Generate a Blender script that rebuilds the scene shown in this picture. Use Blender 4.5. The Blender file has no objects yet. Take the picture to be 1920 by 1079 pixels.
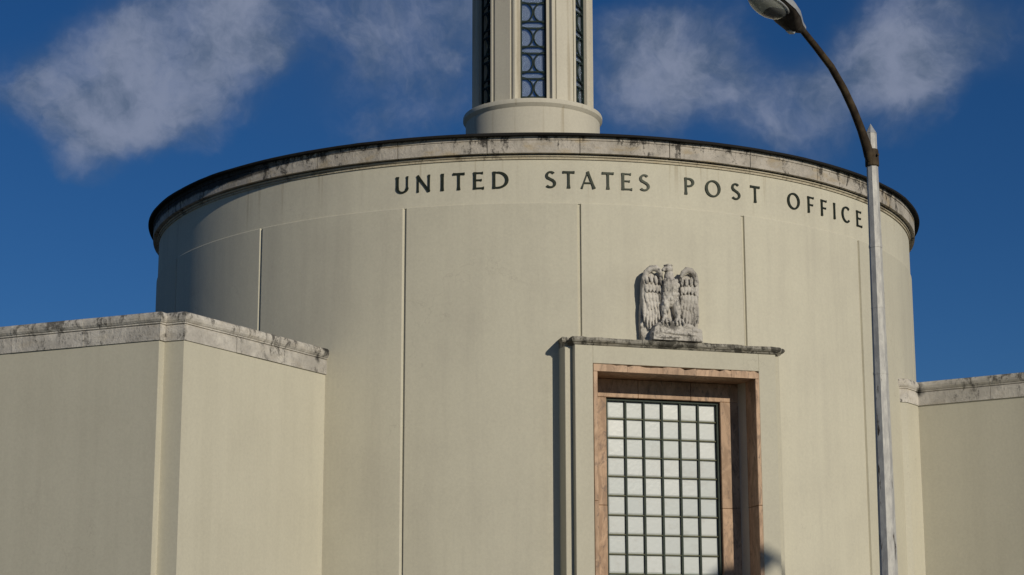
import bpy, bmesh, math, random
from mathutils import Vector, Matrix

random.seed(11)
R = math.radians
SC = bpy.context.scene
COL = SC.collection
sin, cos, PI = math.sin, math.cos, math.pi

# ------------------------------------------------------------------ camera
CAM_D = 39.1496
cam = bpy.data.cameras.new("camera")
cam.sensor_width = 36.0
cam.lens = 69.38
cam.clip_start = 0.1
cam.clip_end = 4000
cob = bpy.data.objects.new("camera", cam)
COL.objects.link(cob)
cob.matrix_world = (Matrix.Translation((0, -CAM_D, 1.6)) @ Matrix.Rotation(R(0.6336), 4, 'Z')
                    @ Matrix.Rotation(R(90 + 12.0745), 4, 'X') @ Matrix.Rotation(R(-0.092), 4, 'Z'))
SC.camera = cob

# ------------------------------------------------------------------ sun, sky, exposure
SUN_AZ, SUN_EL = 34.0, 20.0           # degrees right of the line from the rotunda to the camera, and up
sun_dir = Vector((sin(R(SUN_AZ)) * cos(R(SUN_EL)), -cos(R(SUN_AZ)) * cos(R(SUN_EL)), sin(R(SUN_EL))))
sl = bpy.data.lights.new("sun", 'SUN')
sl.energy = 3.6
sl.angle = R(0.6)
sl.color = (1.0, 0.92, 0.77)
so = bpy.data.objects.new("sun", sl)
so.rotation_euler = sun_dir.to_track_quat('Z', 'Y').to_euler()
so.location = (20, -40, 40)
COL.objects.link(so)

W = bpy.data.worlds.new("World")
SC.world = W
W.use_nodes = True
nt = W.node_tree
nt.nodes.clear()


def nd(t, typ, **kw):
    n = t.nodes.new(typ)
    for k, v in kw.items():
        if k.startswith("i_"):
            key = k[2:]
            key = int(key) if key.isdigit() else key.replace("_", " ")
            n.inputs[key].default_value = v
        else:
            setattr(n, k, v)
    return n


def ln(t, a, ao, b, bi):
    t.links.new(a.outputs[ao], b.inputs[bi])


def mth(t, op, a, b=None, clamp=False):
    n = t.nodes.new("ShaderNodeMath")
    n.operation = op
    n.use_clamp = clamp
    for i, v in enumerate((a, b)):
        if v is None:
            continue
        if isinstance(v, (int, float)):
            n.inputs[i].default_value = v
        else:
            t.links.new(v, n.inputs[i])
    return n.outputs[0]


def mrange(t, val, f0, f1, t0=0.0, t1=1.0, smooth=True):
    n = t.nodes.new("ShaderNodeMapRange")
    n.interpolation_type = 'SMOOTHSTEP' if smooth else 'LINEAR'
    t.links.new(val, n.inputs[0])
    for i, v in zip((1, 2, 3, 4), (f0, f1, t0, t1)):
        n.inputs[i].default_value = v
    return n.outputs[0]


def mixc(t, fac, a, b, blend='MIX'):
    n = t.nodes.new("ShaderNodeMix")
    n.data_type = 'RGBA'
    n.blend_type = blend
    for i, v in ((0, fac), (6, a), (7, b)):
        if isinstance(v, (int, float)):
            n.inputs[i].default_value = v
        elif isinstance(v, tuple):
            n.inputs[i].default_value = v if len(v) == 4 else (*v, 1)
        else:
            t.links.new(v, n.inputs[i])
    return n.outputs[2]


sky = nd(nt, "ShaderNodeTexSky")
sky.sky_type = 'NISHITA'
sky.sun_disc = False
sky.sun_elevation = R(SUN_EL)
sky.sun_rotation = math.atan2(sun_dir.x, sun_dir.y)
sky.altitude = 1500
sky.air_density = 1.0
sky.dust_density = 0.3
sky.ozone_density = 3.0
# slide film: the whole dome a little deeper and more saturated
hs = nd(nt, "ShaderNodeHueSaturation", i_Saturation=1.25, i_Value=0.63)
ln(nt, sky, 0, hs, "Color")
sky_tint = mixc(nt, 1.0, hs.outputs[0], (0.55, 0.71, 0.92), 'MULTIPLY')
tc = nd(nt, "ShaderNodeTexCoord")
wn = nd(nt, "ShaderNodeTexNoise", i_Scale=9.0, i_Detail=5.0, i_Roughness=0.6)
ln(nt, tc, "Generated", wn, "Vector")
wsub = nd(nt, "ShaderNodeVectorMath", operation='SUBTRACT')
ln(nt, wn, "Color", wsub, 0)
wsub.inputs[1].default_value = (0.5, 0.5, 0.5)
wsc = nd(nt, "ShaderNodeVectorMath", operation='SCALE')
ln(nt, wsub, 0, wsc, 0)
wsc.inputs["Scale"].default_value = 0.06
wad = nd(nt, "ShaderNodeVectorMath", operation='ADD')
ln(nt, tc, "Generated", wad, 0)
ln(nt, wsc, 0, wad, 1)
# single cumulus banks in fixed directions of the sky: direction, angular radius, density
BLOBS = [
    ((-0.1766, 0.9286, 0.3263), .046, .80), ((-0.2025, 0.9281, 0.3124), .042, .85), ((-0.2228, 0.9264, 0.3036), .034, .60),
    ((-0.1505, 0.9283, 0.3399), .036, .60), ((-0.1850, 0.9363, 0.2984), .036, .45), ((-0.2106, 0.9330, 0.2919), .036, .50),
    ((-0.1724, 0.9417, 0.2889), .022, .15), ((-0.2261, 0.9357, 0.2709), .024, .42), ((-0.1420, 0.9330, 0.3260), .020, .30),
    ((-0.0929, 0.9378, 0.3400), .085, .38), ((-0.0530, 0.9388, 0.3404), .065, .36), ((-0.2500, 0.9200, 0.2980), .030, .50),
    ((0.0487, 0.9496, 0.3098), .044, .50), ((0.0806, 0.9417, 0.3266), .050, .58), ((0.0674, 0.9526, 0.2966), .030, .38),
    ((0.1283, 0.9478, 0.2920), .036, .55), ((0.1847, 0.9296, 0.3190), .040, .78), ((0.1696, 0.9371, 0.3051), .036, .60),
    ((0.2048, 0.9250, 0.3201), .030, .45), ((0.1126, 0.9511, 0.2876), .026, .40), ((0.1902, 0.9375, 0.2913), .028, .34),
    ((0.1480, 0.9450, 0.2850), .030, .36), ((0.1000, 0.9480, 0.3120), .030, .34), ((0.2300, 0.9180, 0.3150), .030, .35),
]
acc = None
for d0, rad, den in BLOBS:
    v = Vector(d0).normalized()
    dist = nd(nt, "ShaderNodeVectorMath", operation='DISTANCE')
    ln(nt, wad, 0, dist, 0)
    dist.inputs[1].default_value = v
    m = mrange(nt, dist.outputs["Value"], rad * 1.22, rad * 0.15, 0.0, den)
    if acc is None:
        acc = m
    else:     # soft union: 1-(1-a)(1-b)
        acc = mth(nt, 'SUBTRACT', 1.0, mth(nt, 'MULTIPLY', mth(nt, 'SUBTRACT', 1.0, acc), mth(nt, 'SUBTRACT', 1.0, m)))
# the same kind of loose cloud over the rest of the sky
gn = nd(nt, "ShaderNodeTexNoise", i_Scale=5.5, i_Detail=6.0, i_Roughness=0.55)
gmap = nd(nt, "ShaderNodeMapping")
gmap.inputs["Scale"].default_value = (1, 1, 1.8)
gmap.inputs["Location"].default_value = (3.1, 7.7, 0.4)
ln(nt, tc, "Generated", gmap, 0)
ln(nt, gmap, 0, gn, "Vector")
gd = nd(nt, "ShaderNodeVectorMath", operation='DISTANCE')
ln(nt, tc, "Generated", gd, 0)
gd.inputs[1].default_value = Vector((-0.01, 0.95, 0.29)).normalized()
away = mrange(nt, gd.outputs["Value"], 0.26, 0.45)
gm = mth(nt, 'MULTIPLY', mrange(nt, gn.outputs[0], 0.52, 0.70, 0.0, 0.75), away)
acc = mth(nt, 'MAXIMUM', acc, gm)
fn = nd(nt, "ShaderNodeTexNoise", i_Scale=19.0, i_Detail=10.0, i_Roughness=0.60, i_Distortion=0.2)
ln(nt, wad, 0, fn, "Vector")
dens = mth(nt, 'ADD', acc, mth(nt, 'MULTIPLY', mth(nt, 'SUBTRACT', fn.outputs[0], 0.5), 2.0))
dens = mth(nt, 'MULTIPLY', dens, mrange(nt, acc, 0.02, 0.16))
mask = mth(nt, 'ADD', mth(nt, 'MULTIPLY', mrange(nt, dens, 0.08, 1.0), 0.58), mth(nt, 'MULTIPLY', mrange(nt, acc, 0.02, 0.8), 0.30))
cl2 = nd(nt, "ShaderNodeTexNoise", i_Scale=34.0, i_Detail=9.0, i_Roughness=0.62)
ln(nt, wad, 0, cl2, "Vector")
lit = mth(nt, 'ADD', mth(nt, 'MULTIPLY', dens, 0.35), mth(nt, 'MULTIPLY', cl2.outputs[0], 1.1))
cloudcol = mixc(nt, mrange(nt, lit, 0.52, 1.02), (1.05, 1.55, 2.45), (2.95, 3.40, 4.65))
skyc = mixc(nt, mask, sky_tint, cloudcol)
bg = nd(nt, "ShaderNodeBackground", i_Strength=0.1)
nt.links.new(skyc, bg.inputs["Color"])
wo = nd(nt, "ShaderNodeOutputWorld")
ln(nt, bg, 0, wo, 0)

SC.render.engine = 'CYCLES'
SC.view_settings.view_transform = 'Standard'
SC.view_settings.look = 'None'
SC.view_settings.gamma = 1.0
SC.view_settings.use_curve_mapping = False
SC.view_settings.exposure = -0.38
SC.cycles.max_bounces = 6


# ------------------------------------------------------------------ materials
def new_mat(name):
    m = bpy.data.materials.new(name)
    m.use_nodes = True
    t = m.node_tree
    b = t.nodes["Principled BSDF"]
    b.inputs["Roughness"].default_value = 0.85
    if "Specular IOR Level" in b.inputs:
        b.inputs["Specular IOR Level"].default_value = 0.25
    return m, t, b


def pos(t, scale=(1, 1, 1), loc=(0, 0, 0)):
    g = t.nodes.new("ShaderNodeNewGeometry")
    mp = t.nodes.new("ShaderNodeMapping")
    mp.inputs["Scale"].default_value = scale
    mp.inputs["Location"].default_value = loc
    t.links.new(g.outputs["Position"], mp.inputs[0])
    return mp.outputs[0]


def noise(t, vec, scale, detail=4.0, rough=0.55, dist=0.0):
    n = t.nodes.new("ShaderNodeTexNoise")
    n.inputs["Scale"].default_value = scale
    n.inputs["Detail"].default_value = detail
    n.inputs["Roughness"].default_value = rough
    n.inputs["Distortion"].default_value = dist
    t.links.new(vec, n.inputs["Vector"])
    return n.outputs[0]


def bump(t, b, h, strength=0.3, dist=0.01):
    n = t.nodes.new("ShaderNodeBump")
    n.inputs["Strength"].default_value = strength
    n.inputs["Distance"].default_value = dist
    t.links.new(h, n.inputs["Height"])
    t.links.new(n.outputs[0], b.inputs["Normal"])


def objrand(t):
    return t.nodes.new("ShaderNodeObjectInfo").outputs["Random"]


def stucco(name, base, dirty, streak=0.45, seed=0.0, rnd=0.05):
    m, t, b = new_mat(name)
    s = noise(t, pos(t, (2.2, 2.2, 0.16), (seed, 0, 0)), 1.0, 5, 0.62)
    s2 = noise(t, pos(t, (9, 9, 0.35), (0, seed, 0)), 1.0, 4, 0.6)
    bl = noise(t, pos(t, (0.55, 0.55, 0.55), (seed, 3, 1)), 1.0, 5, 0.6)
    f = mth(t, 'ADD', mth(t, 'MULTIPLY', mrange(t, s, 0.42, 0.72), 0.5), mth(t, 'MULTIPLY', mrange(t, s2, 0.5, 0.8), 0.25))
    f = mth(t, 'ADD', f, mth(t, 'MULTIPLY', mrange(t, bl, 0.4, 0.7), 0.45))
    f = mth(t, 'MULTIPLY', f, streak, clamp=True)
    c = mixc(t, f, base, dirty)
    v = mth(t, 'ADD', 1.0 - rnd, mth(t, 'MULTIPLY', objrand(t), 2 * rnd))
    hv = t.nodes.new("ShaderNodeHueSaturation")
    t.links.new(c, hv.inputs["Color"])
    t.links.new(v, hv.inputs["Value"])
    # scattered pin-head specks and chips
    sp = mrange(t, noise(t, pos(t, (6, 6, 6)), 1.0, 6, 0.75), 0.73, 0.80, 0.0, 0.35)
    c = mixc(t, sp, hv.outputs[0], (0.25, 0.22, 0.17))
    # brownish runs that start under the cornice and mould lines
    g = t.nodes.new("ShaderNodeNewGeometry")
    sx = t.nodes.new("ShaderNodeSeparateXYZ")
    t.links.new(g.outputs["Position"], sx.inputs[0])
    run = noise(t, pos(t, (7.5, 7.5, 0.25), (2, seed, 1)), 1.0, 5, 0.65)
    fall = noise(t, pos(t, (3, 3, 0.0), (seed, 8, 3)), 1.0, 4, 0.6)
    reach = mth(t, 'ADD', sx.outputs[2], mth(t, 'MULTIPLY', fall, 1.3))
    rf = mth(t, 'MULTIPLY', mrange(t, run, 0.56, 0.70), mrange(t, reach, 10.35, 11.15, 0.0, 0.45))
    c = mixc(t, rf, c, (0.30, 0.24, 0.15))
    mott = mrange(t, noise(t, pos(t), 22, 6, 0.75), 0.3, 0.7, 0.93, 1.06, smooth=False)
    hv2 = t.nodes.new("ShaderNodeHueSaturation")
    t.links.new(c, hv2.inputs["Color"])
    t.links.new(mott, hv2.inputs["Value"])
    c = hv2.outputs[0]
    crack = t.nodes.new("ShaderNodeTexVoronoi")
    crack.feature = 'DISTANCE_TO_EDGE'
    crack.inputs["Scale"].default_value = 0.55
    wv = t.nodes.new("ShaderNodeVectorMath")
    wv.operation = 'ADD'
    t.links.new(pos(t, (1, 1, 0.6), (seed, 1, 2)), wv.inputs[0])
    wn_ = t.nodes.new("ShaderNodeTexNoise")
    wn_.inputs["Scale"].default_value = 3.0
    wn_.inputs["Detail"].default_value = 6
    t.links.new(pos(t), wn_.inputs["Vector"])
    t.links.new(wn_.outputs["Color"], wv.inputs[1])
    t.links.new(wv.outputs[0], crack.inputs["Vector"])
    cm = mth(t, 'MULTIPLY', mrange(t, crack.outputs["Distance"], 0.006, 0.0), mrange(t, noise(t, pos(t, (.4, .4, .4), (seed, 5, 9)), 1.0, 3), 0.5, 0.62, 0.0, 0.2))
    c = mixc(t, cm, c, (0.22, 0.19, 0.15))
    t.links.new(c, b.inputs["Base Color"])
    hgt = mth(t, 'ADD', noise(t, pos(t), 55, 4, 0.6), mth(t, 'MULTIPLY', noise(t, pos(t), 2.5, 3), 2.5))
    bump(t, b, hgt, 0.25, 0.006)
    b.inputs["Roughness"].default_value = 0.9
    return m


M = {}
CREAM = (0.58, 0.546, 0.434)
M['stucco'] = stucco('cream_stucco', CREAM, (0.42, 0.39, 0.32), 0.55, 0.0)
M['stucco_bay'] = stucco('cream_stucco_bay', (0.563, 0.529, 0.42), (0.45, 0.414, 0.33), 0.45, 5.0)
M['stucco_wing'] = stucco('cream_stucco_wing', (0.57, 0.537, 0.43), (0.44, 0.41, 0.325), 0.45, 9.0)
M['stucco_lantern'] = stucco('cream_stucco_lantern', (0.58, 0.54, 0.44), (0.47, 0.43, 0.35), 0.5, 2.0)


def limestone(name, base, light, stain, s_lo=0.52, s_hi=0.66, s_amt=0.85, zdark=None, yellow=0.0):
    m, t, b = new_mat(name)
    n1 = noise(t, pos(t), 2.6, 6, 0.65)
    n2 = noise(t, pos(t), 13, 6, 0.7)
    c = mixc(t, mrange(t, n1, 0.35, 0.65), base, light)
    c = mixc(t, mth(t, 'MULTIPLY', mrange(t, n2, 0.5, 0.72), 0.5), c, tuple(x * 0.6 for x in base))
    if yellow:
        y = noise(t, pos(t, (1, 1, 3), (4, 2, 0)), 1.7, 4, 0.6)
        c = mixc(t, mth(t, 'MULTIPLY', mrange(t, y, 0.5, 0.7), yellow), c, (0.42, 0.31, 0.15))
    d = noise(t, pos(t, (1, 1, 0.6), (7, 1, 2)), 6.0, 8, 0.72, 0.4)
    fine = noise(t, pos(t), 34, 5, 0.7)
    dd = mth(t, 'ADD', d, mth(t, 'MULTIPLY', mth(t, 'SUBTRACT', fine, 0.5), 0.25))
    big = noise(t, pos(t, (1, 1, .2), (2, 6, 1)), 0.8, 3, 0.5)
    dd = mth(t, 'ADD', dd, mth(t, 'MULTIPLY', mth(t, 'SUBTRACT', big, 0.5), 0.42))
    drip = noise(t, pos(t, (9, 9, 0.7), (1, 4, 2)), 1.0, 5, 0.7)
    dd = mth(t, 'ADD', dd, mth(t, 'MULTIPLY', mrange(t, drip, 0.52, 0.75), 0.12))
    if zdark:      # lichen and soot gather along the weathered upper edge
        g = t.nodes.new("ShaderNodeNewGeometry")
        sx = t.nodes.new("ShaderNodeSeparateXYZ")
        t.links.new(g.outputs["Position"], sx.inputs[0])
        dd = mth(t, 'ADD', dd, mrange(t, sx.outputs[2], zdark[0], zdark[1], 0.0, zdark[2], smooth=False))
    c = mixc(t, mrange(t, dd, s_lo, s_hi, 0.0, s_amt), c, stain)
    v = mth(t, 'ADD', 0.9, mth(t, 'MULTIPLY', objrand(t), 0.18))
    hv = t.nodes.new("ShaderNodeHueSaturation")
    t.links.new(c, hv.inputs["Color"])
    t.links.new(v, hv.inputs["Value"])
    t.links.new(hv.outputs[0], b.inputs["Base Color"])
    bump(t, b, mth(t, 'ADD', n2, mth(t, 'MULTIPLY', d, 1.5)), 0.7, 0.02)
    return m


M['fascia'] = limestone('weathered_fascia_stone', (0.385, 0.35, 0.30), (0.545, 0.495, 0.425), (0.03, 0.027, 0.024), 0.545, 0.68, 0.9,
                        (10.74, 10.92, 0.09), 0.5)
def stain_and_rim_shadow(mat):
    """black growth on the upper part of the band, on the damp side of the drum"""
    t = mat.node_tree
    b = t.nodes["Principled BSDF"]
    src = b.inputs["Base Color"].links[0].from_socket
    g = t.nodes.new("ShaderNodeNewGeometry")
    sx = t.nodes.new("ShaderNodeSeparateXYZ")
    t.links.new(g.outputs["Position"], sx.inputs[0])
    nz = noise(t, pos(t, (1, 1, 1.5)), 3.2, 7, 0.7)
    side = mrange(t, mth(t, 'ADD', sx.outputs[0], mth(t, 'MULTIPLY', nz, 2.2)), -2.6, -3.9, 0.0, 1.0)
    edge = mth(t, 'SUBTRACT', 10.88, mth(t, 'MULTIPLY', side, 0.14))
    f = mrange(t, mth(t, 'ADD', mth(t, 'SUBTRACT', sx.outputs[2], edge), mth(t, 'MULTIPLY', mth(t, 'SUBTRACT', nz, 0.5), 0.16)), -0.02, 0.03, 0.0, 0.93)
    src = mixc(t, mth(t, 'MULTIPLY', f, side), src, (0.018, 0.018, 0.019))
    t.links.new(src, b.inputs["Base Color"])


stain_and_rim_shadow(M['fascia'])  # black staining, with the rim's shadow painted into the same patch
M['mould'] = limestone('weathered_moulding_stone', (0.48, 0.42, 0.31), (0.54, 0.48, 0.36), (0.07, 0.055, 0.035), 0.52, 0.70, 0.75, None, 0.3)
def limestone_spots(mat, spots):
    t = mat.node_tree
    b = t.nodes["Principled BSDF"]
    src = b.inputs["Base Color"].links[0].from_socket
    nz = noise(t, pos(t), 11, 5, 0.7)
    for p, r in spots:
        d = t.nodes.new("ShaderNodeVectorMath")
        d.operation = 'DISTANCE'
        g = t.nodes.new("ShaderNodeNewGeometry")
        t.links.new(g.outputs["Position"], d.inputs[0])
        d.inputs[1].default_value = p
        f = mrange(t, mth(t, 'ADD', d.outputs["Value"], mth(t, 'MULTIPLY', nz, 0.22)), r + 0.13, r * 0.4 + 0.08, 0.0, 0.92)
        src = mixc(t, f, src, (0.018, 0.018, 0.017))
    t.links.new(src, b.inputs["Base Color"])


M['coping'] = limestone('weathered_coping_stone', (0.45, 0.42, 0.375), (0.63, 0.59, 0.525), (0.04, 0.037, 0.033), 0.54, 0.70, 0.82,
                        (7.34, 7.50, 0.10), 0.15)
limestone_spots(M['coping'], [((7.10, -2.99, 7.36), 0.16), ((-3.48, -6.75, 7.47), 0.14), ((-3.60, -6.9, 7.30), 0.08)])
M['hood'] = limestone('blackened_hood_stone', (0.28, 0.26, 0.215), (0.42, 0.39, 0.33), (0.03, 0.028, 0.022), 0.45, 0.62, 0.85, None, 0.15)
M['eagle'] = limestone('carved_limestone', (0.46, 0.425, 0.375), (0.63, 0.59, 0.525), (0.04, 0.036, 0.033), 0.52, 0.68, 0.8, None, 0.0)

m, t, b = new_mat('black_roof_edge')
b.inputs["Base Color"].default_value = (0.018, 0.017, 0.016, 1)
bump(t, b, noise(t, pos(t), 9, 5), 0.5, 0.03)
M['rim'] = m
m, t, b = new_mat('tar_roof')
t.links.new(mixc(t, noise(t, pos(t), 3, 5), (0.05, 0.05, 0.05), (0.11, 0.105, 0.10)), b.inputs["Base Color"])
M['roof'] = m


def marble(name, a, bcol, c3):
    m, t, b = new_mat(name)
    w = noise(t, pos(t, (1.6, 1.6, 0.7)), 2.2, 6, 0.62, 1.6)
    v2 = noise(t, pos(t, (4, 4, 1.6), (3, 1, 0)), 2.0, 7, 0.7, 2.2)
    c = mixc(t, mrange(t, w, 0.38, 0.62), a, bcol)
    c = mixc(t, mth(t, 'MULTIPLY', mrange(t, v2, 0.50, 0.68), 0.75), c, c3)
    v = mth(t, 'ADD', 0.86, mth(t, 'MULTIPLY', objrand(t), 0.26))
    hv = t.nodes.new("ShaderNodeHueSaturation")
    t.links.new(c, hv.inputs["Color"])
    t.links.new(v, hv.inputs["Value"])
    t.links.new(hv.outputs[0], b.inputs["Base Color"])
    b.inputs["Roughness"].default_value = 0.5
    bump(t, b, noise(t, pos(t), 30, 4), 0.12, 0.005)
    return m


M['marble'] = marble('pink_marble', (0.36, 0.23, 0.142), (0.54, 0.36, 0.23), (0.15, 0.105, 0.08))

m, t, b = new_mat('frosted_glass')
g = noise(t, pos(t), 5, 4, 0.6)
c = mixc(t, objrand(t), (0.53, 0.565, 0.55), (0.61, 0.63, 0.605))
c = mixc(t, mrange(t, g, 0.5, 0.75, 0.0, 0.35), c, (0.42, 0.41, 0.37))
t.links.new(c, b.inputs["Base Color"])
b.inputs["Roughness"].default_value = 0.28
b.inputs["Specular IOR Level"].default_value = 0.5
bump(t, b, noise(t, pos(t), 18, 3), 0.15, 0.01)
M['pane'] = m


def metal(name, col, col2, rough=0.5, metallic=0.6, sc=12):
    m, t, b = new_mat(name)
    n = noise(t, pos(t), sc, 5, 0.65)
    t.links.new(mixc(t, mrange(t, n, 0.35, 0.7), col, col2), b.inputs["Base Color"])
    b.inputs["Metallic"].default_value = metallic
    b.inputs["Roughness"].default_value = rough
    bump(t, b, n, 0.15, 0.004)
    return m


m, t, b = new_mat('lantern_glass')
b.inputs["Base Color"].default_value = (0.5, 0.58, 0.68, 1)
b.inputs["Roughness"].default_value = 0.22
b.inputs["Transmission Weight"].default_value = 0.75
b.inputs["IOR"].default_value = 1.12
bump(t, b, noise(t, pos(t), 14, 3), 0.2, 0.01)
M['lanternglass'] = m
M['mullion'] = metal('dark_green_steel', (0.016, 0.026, 0.02), (0.03, 0.042, 0.03), 0.55, 0.2)
M['glazing_bar'] = metal('olive_steel', (0.11, 0.11, 0.06), (0.07, 0.075, 0.045), 0.55, 0.2)
M['letter'] = metal('dark_bronze', (0.020, 0.026, 0.018), (0.035, 0.04, 0.026), 0.5, 0.3, 20)
M['grille'] = metal('verdigris_iron', (0.012, 0.024, 0.022), (0.025, 0.04, 0.035), 0.6, 0.2)
M['arm'] = metal('rusty_arm_steel', (0.032, 0.022, 0.014), (0.09, 0.065, 0.036), 0.75, 0.2, 9)
M['luminaire'] = metal('grey_cast_aluminium', (0.42, 0.43, 0.43), (0.54, 0.54, 0.53), 0.45, 0.35)
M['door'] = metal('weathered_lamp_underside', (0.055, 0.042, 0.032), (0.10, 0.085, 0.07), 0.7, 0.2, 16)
M['bronze_door'] = metal('bronze_door', (0.10, 0.065, 0.03), (0.14, 0.095, 0.05), 0.45, 0.6)

m, t, b = new_mat('weathered_galvanised_pole')
n = noise(t, pos(t, (14, 14, 2.2)), 1.0, 8, 0.74)
n2 = noise(t, pos(t, (22, 22, 7)), 1.0, 5, 0.7)
c = mixc(t, mrange(t, n2, 0.35, 0.65), (0.56, 0.545, 0.50), (0.40, 0.39, 0.37))
c = mixc(t, mrange(t, n, 0.585, 0.64, 0.0, 0.92), c, (0.05, 0.035, 0.022))
t.links.new(c, b.inputs["Base Color"])
b.inputs["Metallic"].default_value = 0.15
b.inputs["Roughness"].default_value = 0.6
bump(t, b, n, 0.3, 0.006)
M['pole'] = m
m, t, b = new_mat('lamp_glass')
b.inputs["Base Color"].default_value = (0.85, 0.87, 0.84, 1)
b.inputs["Roughness"].default_value = 0.06
b.inputs["Transmission Weight"].default_value = 0.85
b.inputs["IOR"].default_value = 1.25
M['lampglass'] = m
m, t, b = new_mat('reflector')
b.inputs["Base Color"].default_value = (0.55, 0.58, 0.52, 1)
b.inputs["Metallic"].default_value = 0.2
b.inputs["Roughness"].default_value = 0.35
M['reflector'] = m


def ground_mat(name, a, c2, sc=1.2):
    m, t, b = new_mat(name)
    n = noise(t, pos(t), sc, 7, 0.65)
    n2 = noise(t, pos(t), 40, 4, 0.6)
    c = mixc(t, mrange(t, n, 0.35, 0.7), a, c2)
    c = mixc(t, mth(t, 'MULTIPLY', n2, 0.35), c, tuple(x * 0.6 for x in a))
    t.links.new(c, b.inputs["Base Color"])
    bump(t, b, n2, 0.4, 0.01)
    return m


M['asphalt'] = ground_mat('asphalt', (0.05, 0.05, 0.05), (0.07, 0.068, 0.065))
M['concrete'] = ground_mat('pavement_concrete', (0.16, 0.155, 0.145), (0.21, 0.20, 0.185))
M['lawn'] = ground_mat('lawn_ground', (0.03, 0.05, 0.018), (0.05, 0.07, 0.025), 0.5)
M['paint'] = ground_mat('road_paint', (0.7, 0.7, 0.66), (0.6, 0.6, 0.56), 4)


# ------------------------------------------------------------------ builders
def empty(name, loc=(0, 0, 0), **tags):
    o = bpy.data.objects.new(name, None)
    o.location = loc
    o.empty_display_size = 0.3
    COL.objects.link(o)
    for k, v in tags.items():
        o[k] = v
    return o


def link(name, me, parent=None, **tags):
    """links a mesh whose coordinates are world coordinates under its thing (an unrotated Empty) or part"""
    o = bpy.data.objects.new(name, me)
    COL.objects.link(o)
    if parent is not None:
        o.parent = parent
        if parent.type == 'EMPTY':
            o.location = -Vector(parent.location)
    for k, v in tags.items():
        o[k] = v
    return o


def mesh(name, verts, faces, mat, smooth=False, bevel=0.0, segs=1, recalc=True):
    me = bpy.data.meshes.new(name)
    bm = bmesh.new()
    vs = [bm.verts.new(v) for v in verts]
    for f in faces:
        try:
            bm.faces.new([vs[i] for i in f])
        except ValueError:
            pass
    if recalc:
        bmesh.ops.recalc_face_normals(bm, faces=bm.faces)
    if bevel:
        es = [e for e in bm.edges if len(e.link_faces) == 2 and e.calc_face_angle(0) > 0.6]
        bmesh.ops.bevel(bm, geom=es, offset=bevel, segments=segs, affect='EDGES', profile=0.5)
    for f in bm.faces:
        f.smooth = smooth
    bm.to_mesh(me)
    bm.free()
    if smooth:
        me.set_sharp_from_angle(angle=R(32))
    me.materials.append(mat)
    return me


BOXF = [(0, 1, 2, 3), (4, 7, 6, 5), (0, 4, 5, 1), (1, 5, 6, 2), (2, 6, 7, 3), (3, 7, 4, 0)]


def box_pts(fr, a0, a1, b0, b1, z0, z1):
    return [fr(a, b_, z) for z in (z0, z1) for a, b_ in ((a0, b0), (a1, b0), (a1, b1), (a0, b1))]


def box(name, fr, a0, a1, b0, b1, z0, z1, mat, parent=None, bevel=0.0, jitter=0.0, **tags):
    p = box_pts(fr, a0, a1, b0, b1, z0, z1)
    if jitter:
        p = [Vector(q) + Vector([random.uniform(-jitter, jitter) for _ in range(3)]) for q in p]
    return link(name, mesh(name, p, BOXF, mat, bevel=bevel), parent, **tags)


def cyl_pt(th, r, z):      # th measured from -Y (towards the camera) to the right
    return Vector((r * sin(th), -r * cos(th), z))


def ring_sweep(profile, th0, th1, n, closed_ends=True):
    """closed profile [(r,z)...] swept round the axis from th0 to th1"""
    k = len(profile)
    v, f = [], []
    for i in range(n + 1):
        th = th0 + (th1 - th0) * i / n
        v += [cyl_pt(th, r, z) for r, z in profile]
    for i in range(n):
        for j in range(k):
            f.append((i * k + j, i * k + (j + 1) % k, (i + 1) * k + (j + 1) % k, (i + 1) * k + j))
    if closed_ends:
        f.append(tuple(range(k)))
        f.append(tuple(n * k + j for j in reversed(range(k))))
    return v, f


def revolve(profile, n, axis=(0, 0)):
    """open profile revolved fully"""
    k = len(profile)
    v, f = [], []
    for i in range(n):
        th = 2 * PI * i / n
        for r, z in profile:
            q = cyl_pt(th, r, z)
            v.append((q.x + axis[0], q.y + axis[1], z))
    for i in range(n):
        for j in range(k - 1):
            a, b_ = i * k, ((i + 1) % n) * k
            f.append((a + j, a + j + 1, b_ + j + 1, b_ + j))
    return v, f


def tube(path, radii, sides=10, cap=True, twist=0.0):
    v, f = [], []
    path = [Vector(p) for p in path]
    up0 = None
    for i, p in enumerate(path):
        d = (path[min(i + 1, len(path) - 1)] - path[max(i - 1, 0)]).normalized()
        if up0 is None:
            up0 = Vector((0, 0, 1)) if abs(d.z) < 0.9 else Vector((0, 1, 0))
        x = d.cross(up0).normalized()
        y = x.cross(d).normalized()
        up0 = y
        r = radii[i] if hasattr(radii, '__len__') else radii
        for s in range(sides):
            a = 2 * PI * s / sides + twist
            v.append(p + x * r * cos(a) + y * r * sin(a))
    for i in range(len(path) - 1):
        for s in range(sides):
            a = i * sides
            f.append((a + s, a + (s + 1) % sides, a + sides + (s + 1) % sides, a + sides + s))
    if cap:
        f.append(tuple(reversed(range(sides))))
        f.append(tuple((len(path) - 1) * sides + s for s in range(sides)))
    return v, f


class MB:
    def __init__(self):
        self.v, self.f = [], []

    def add(self, vf):
        o = len(self.v)
        self.v += [tuple(x) for x in vf[0]]
        self.f += [tuple(i + o for i in q) for q in vf[1]]

    def box(self, fr, a0, a1, b0, b1, z0, z1):
        self.add((box_pts(fr, a0, a1, b0, b1, z0, z1), BOXF))

    def mesh(self, name, mat, smooth=False, bevel=0.0):
        return mesh(name, self.v, self.f, mat, smooth, bevel)


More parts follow.
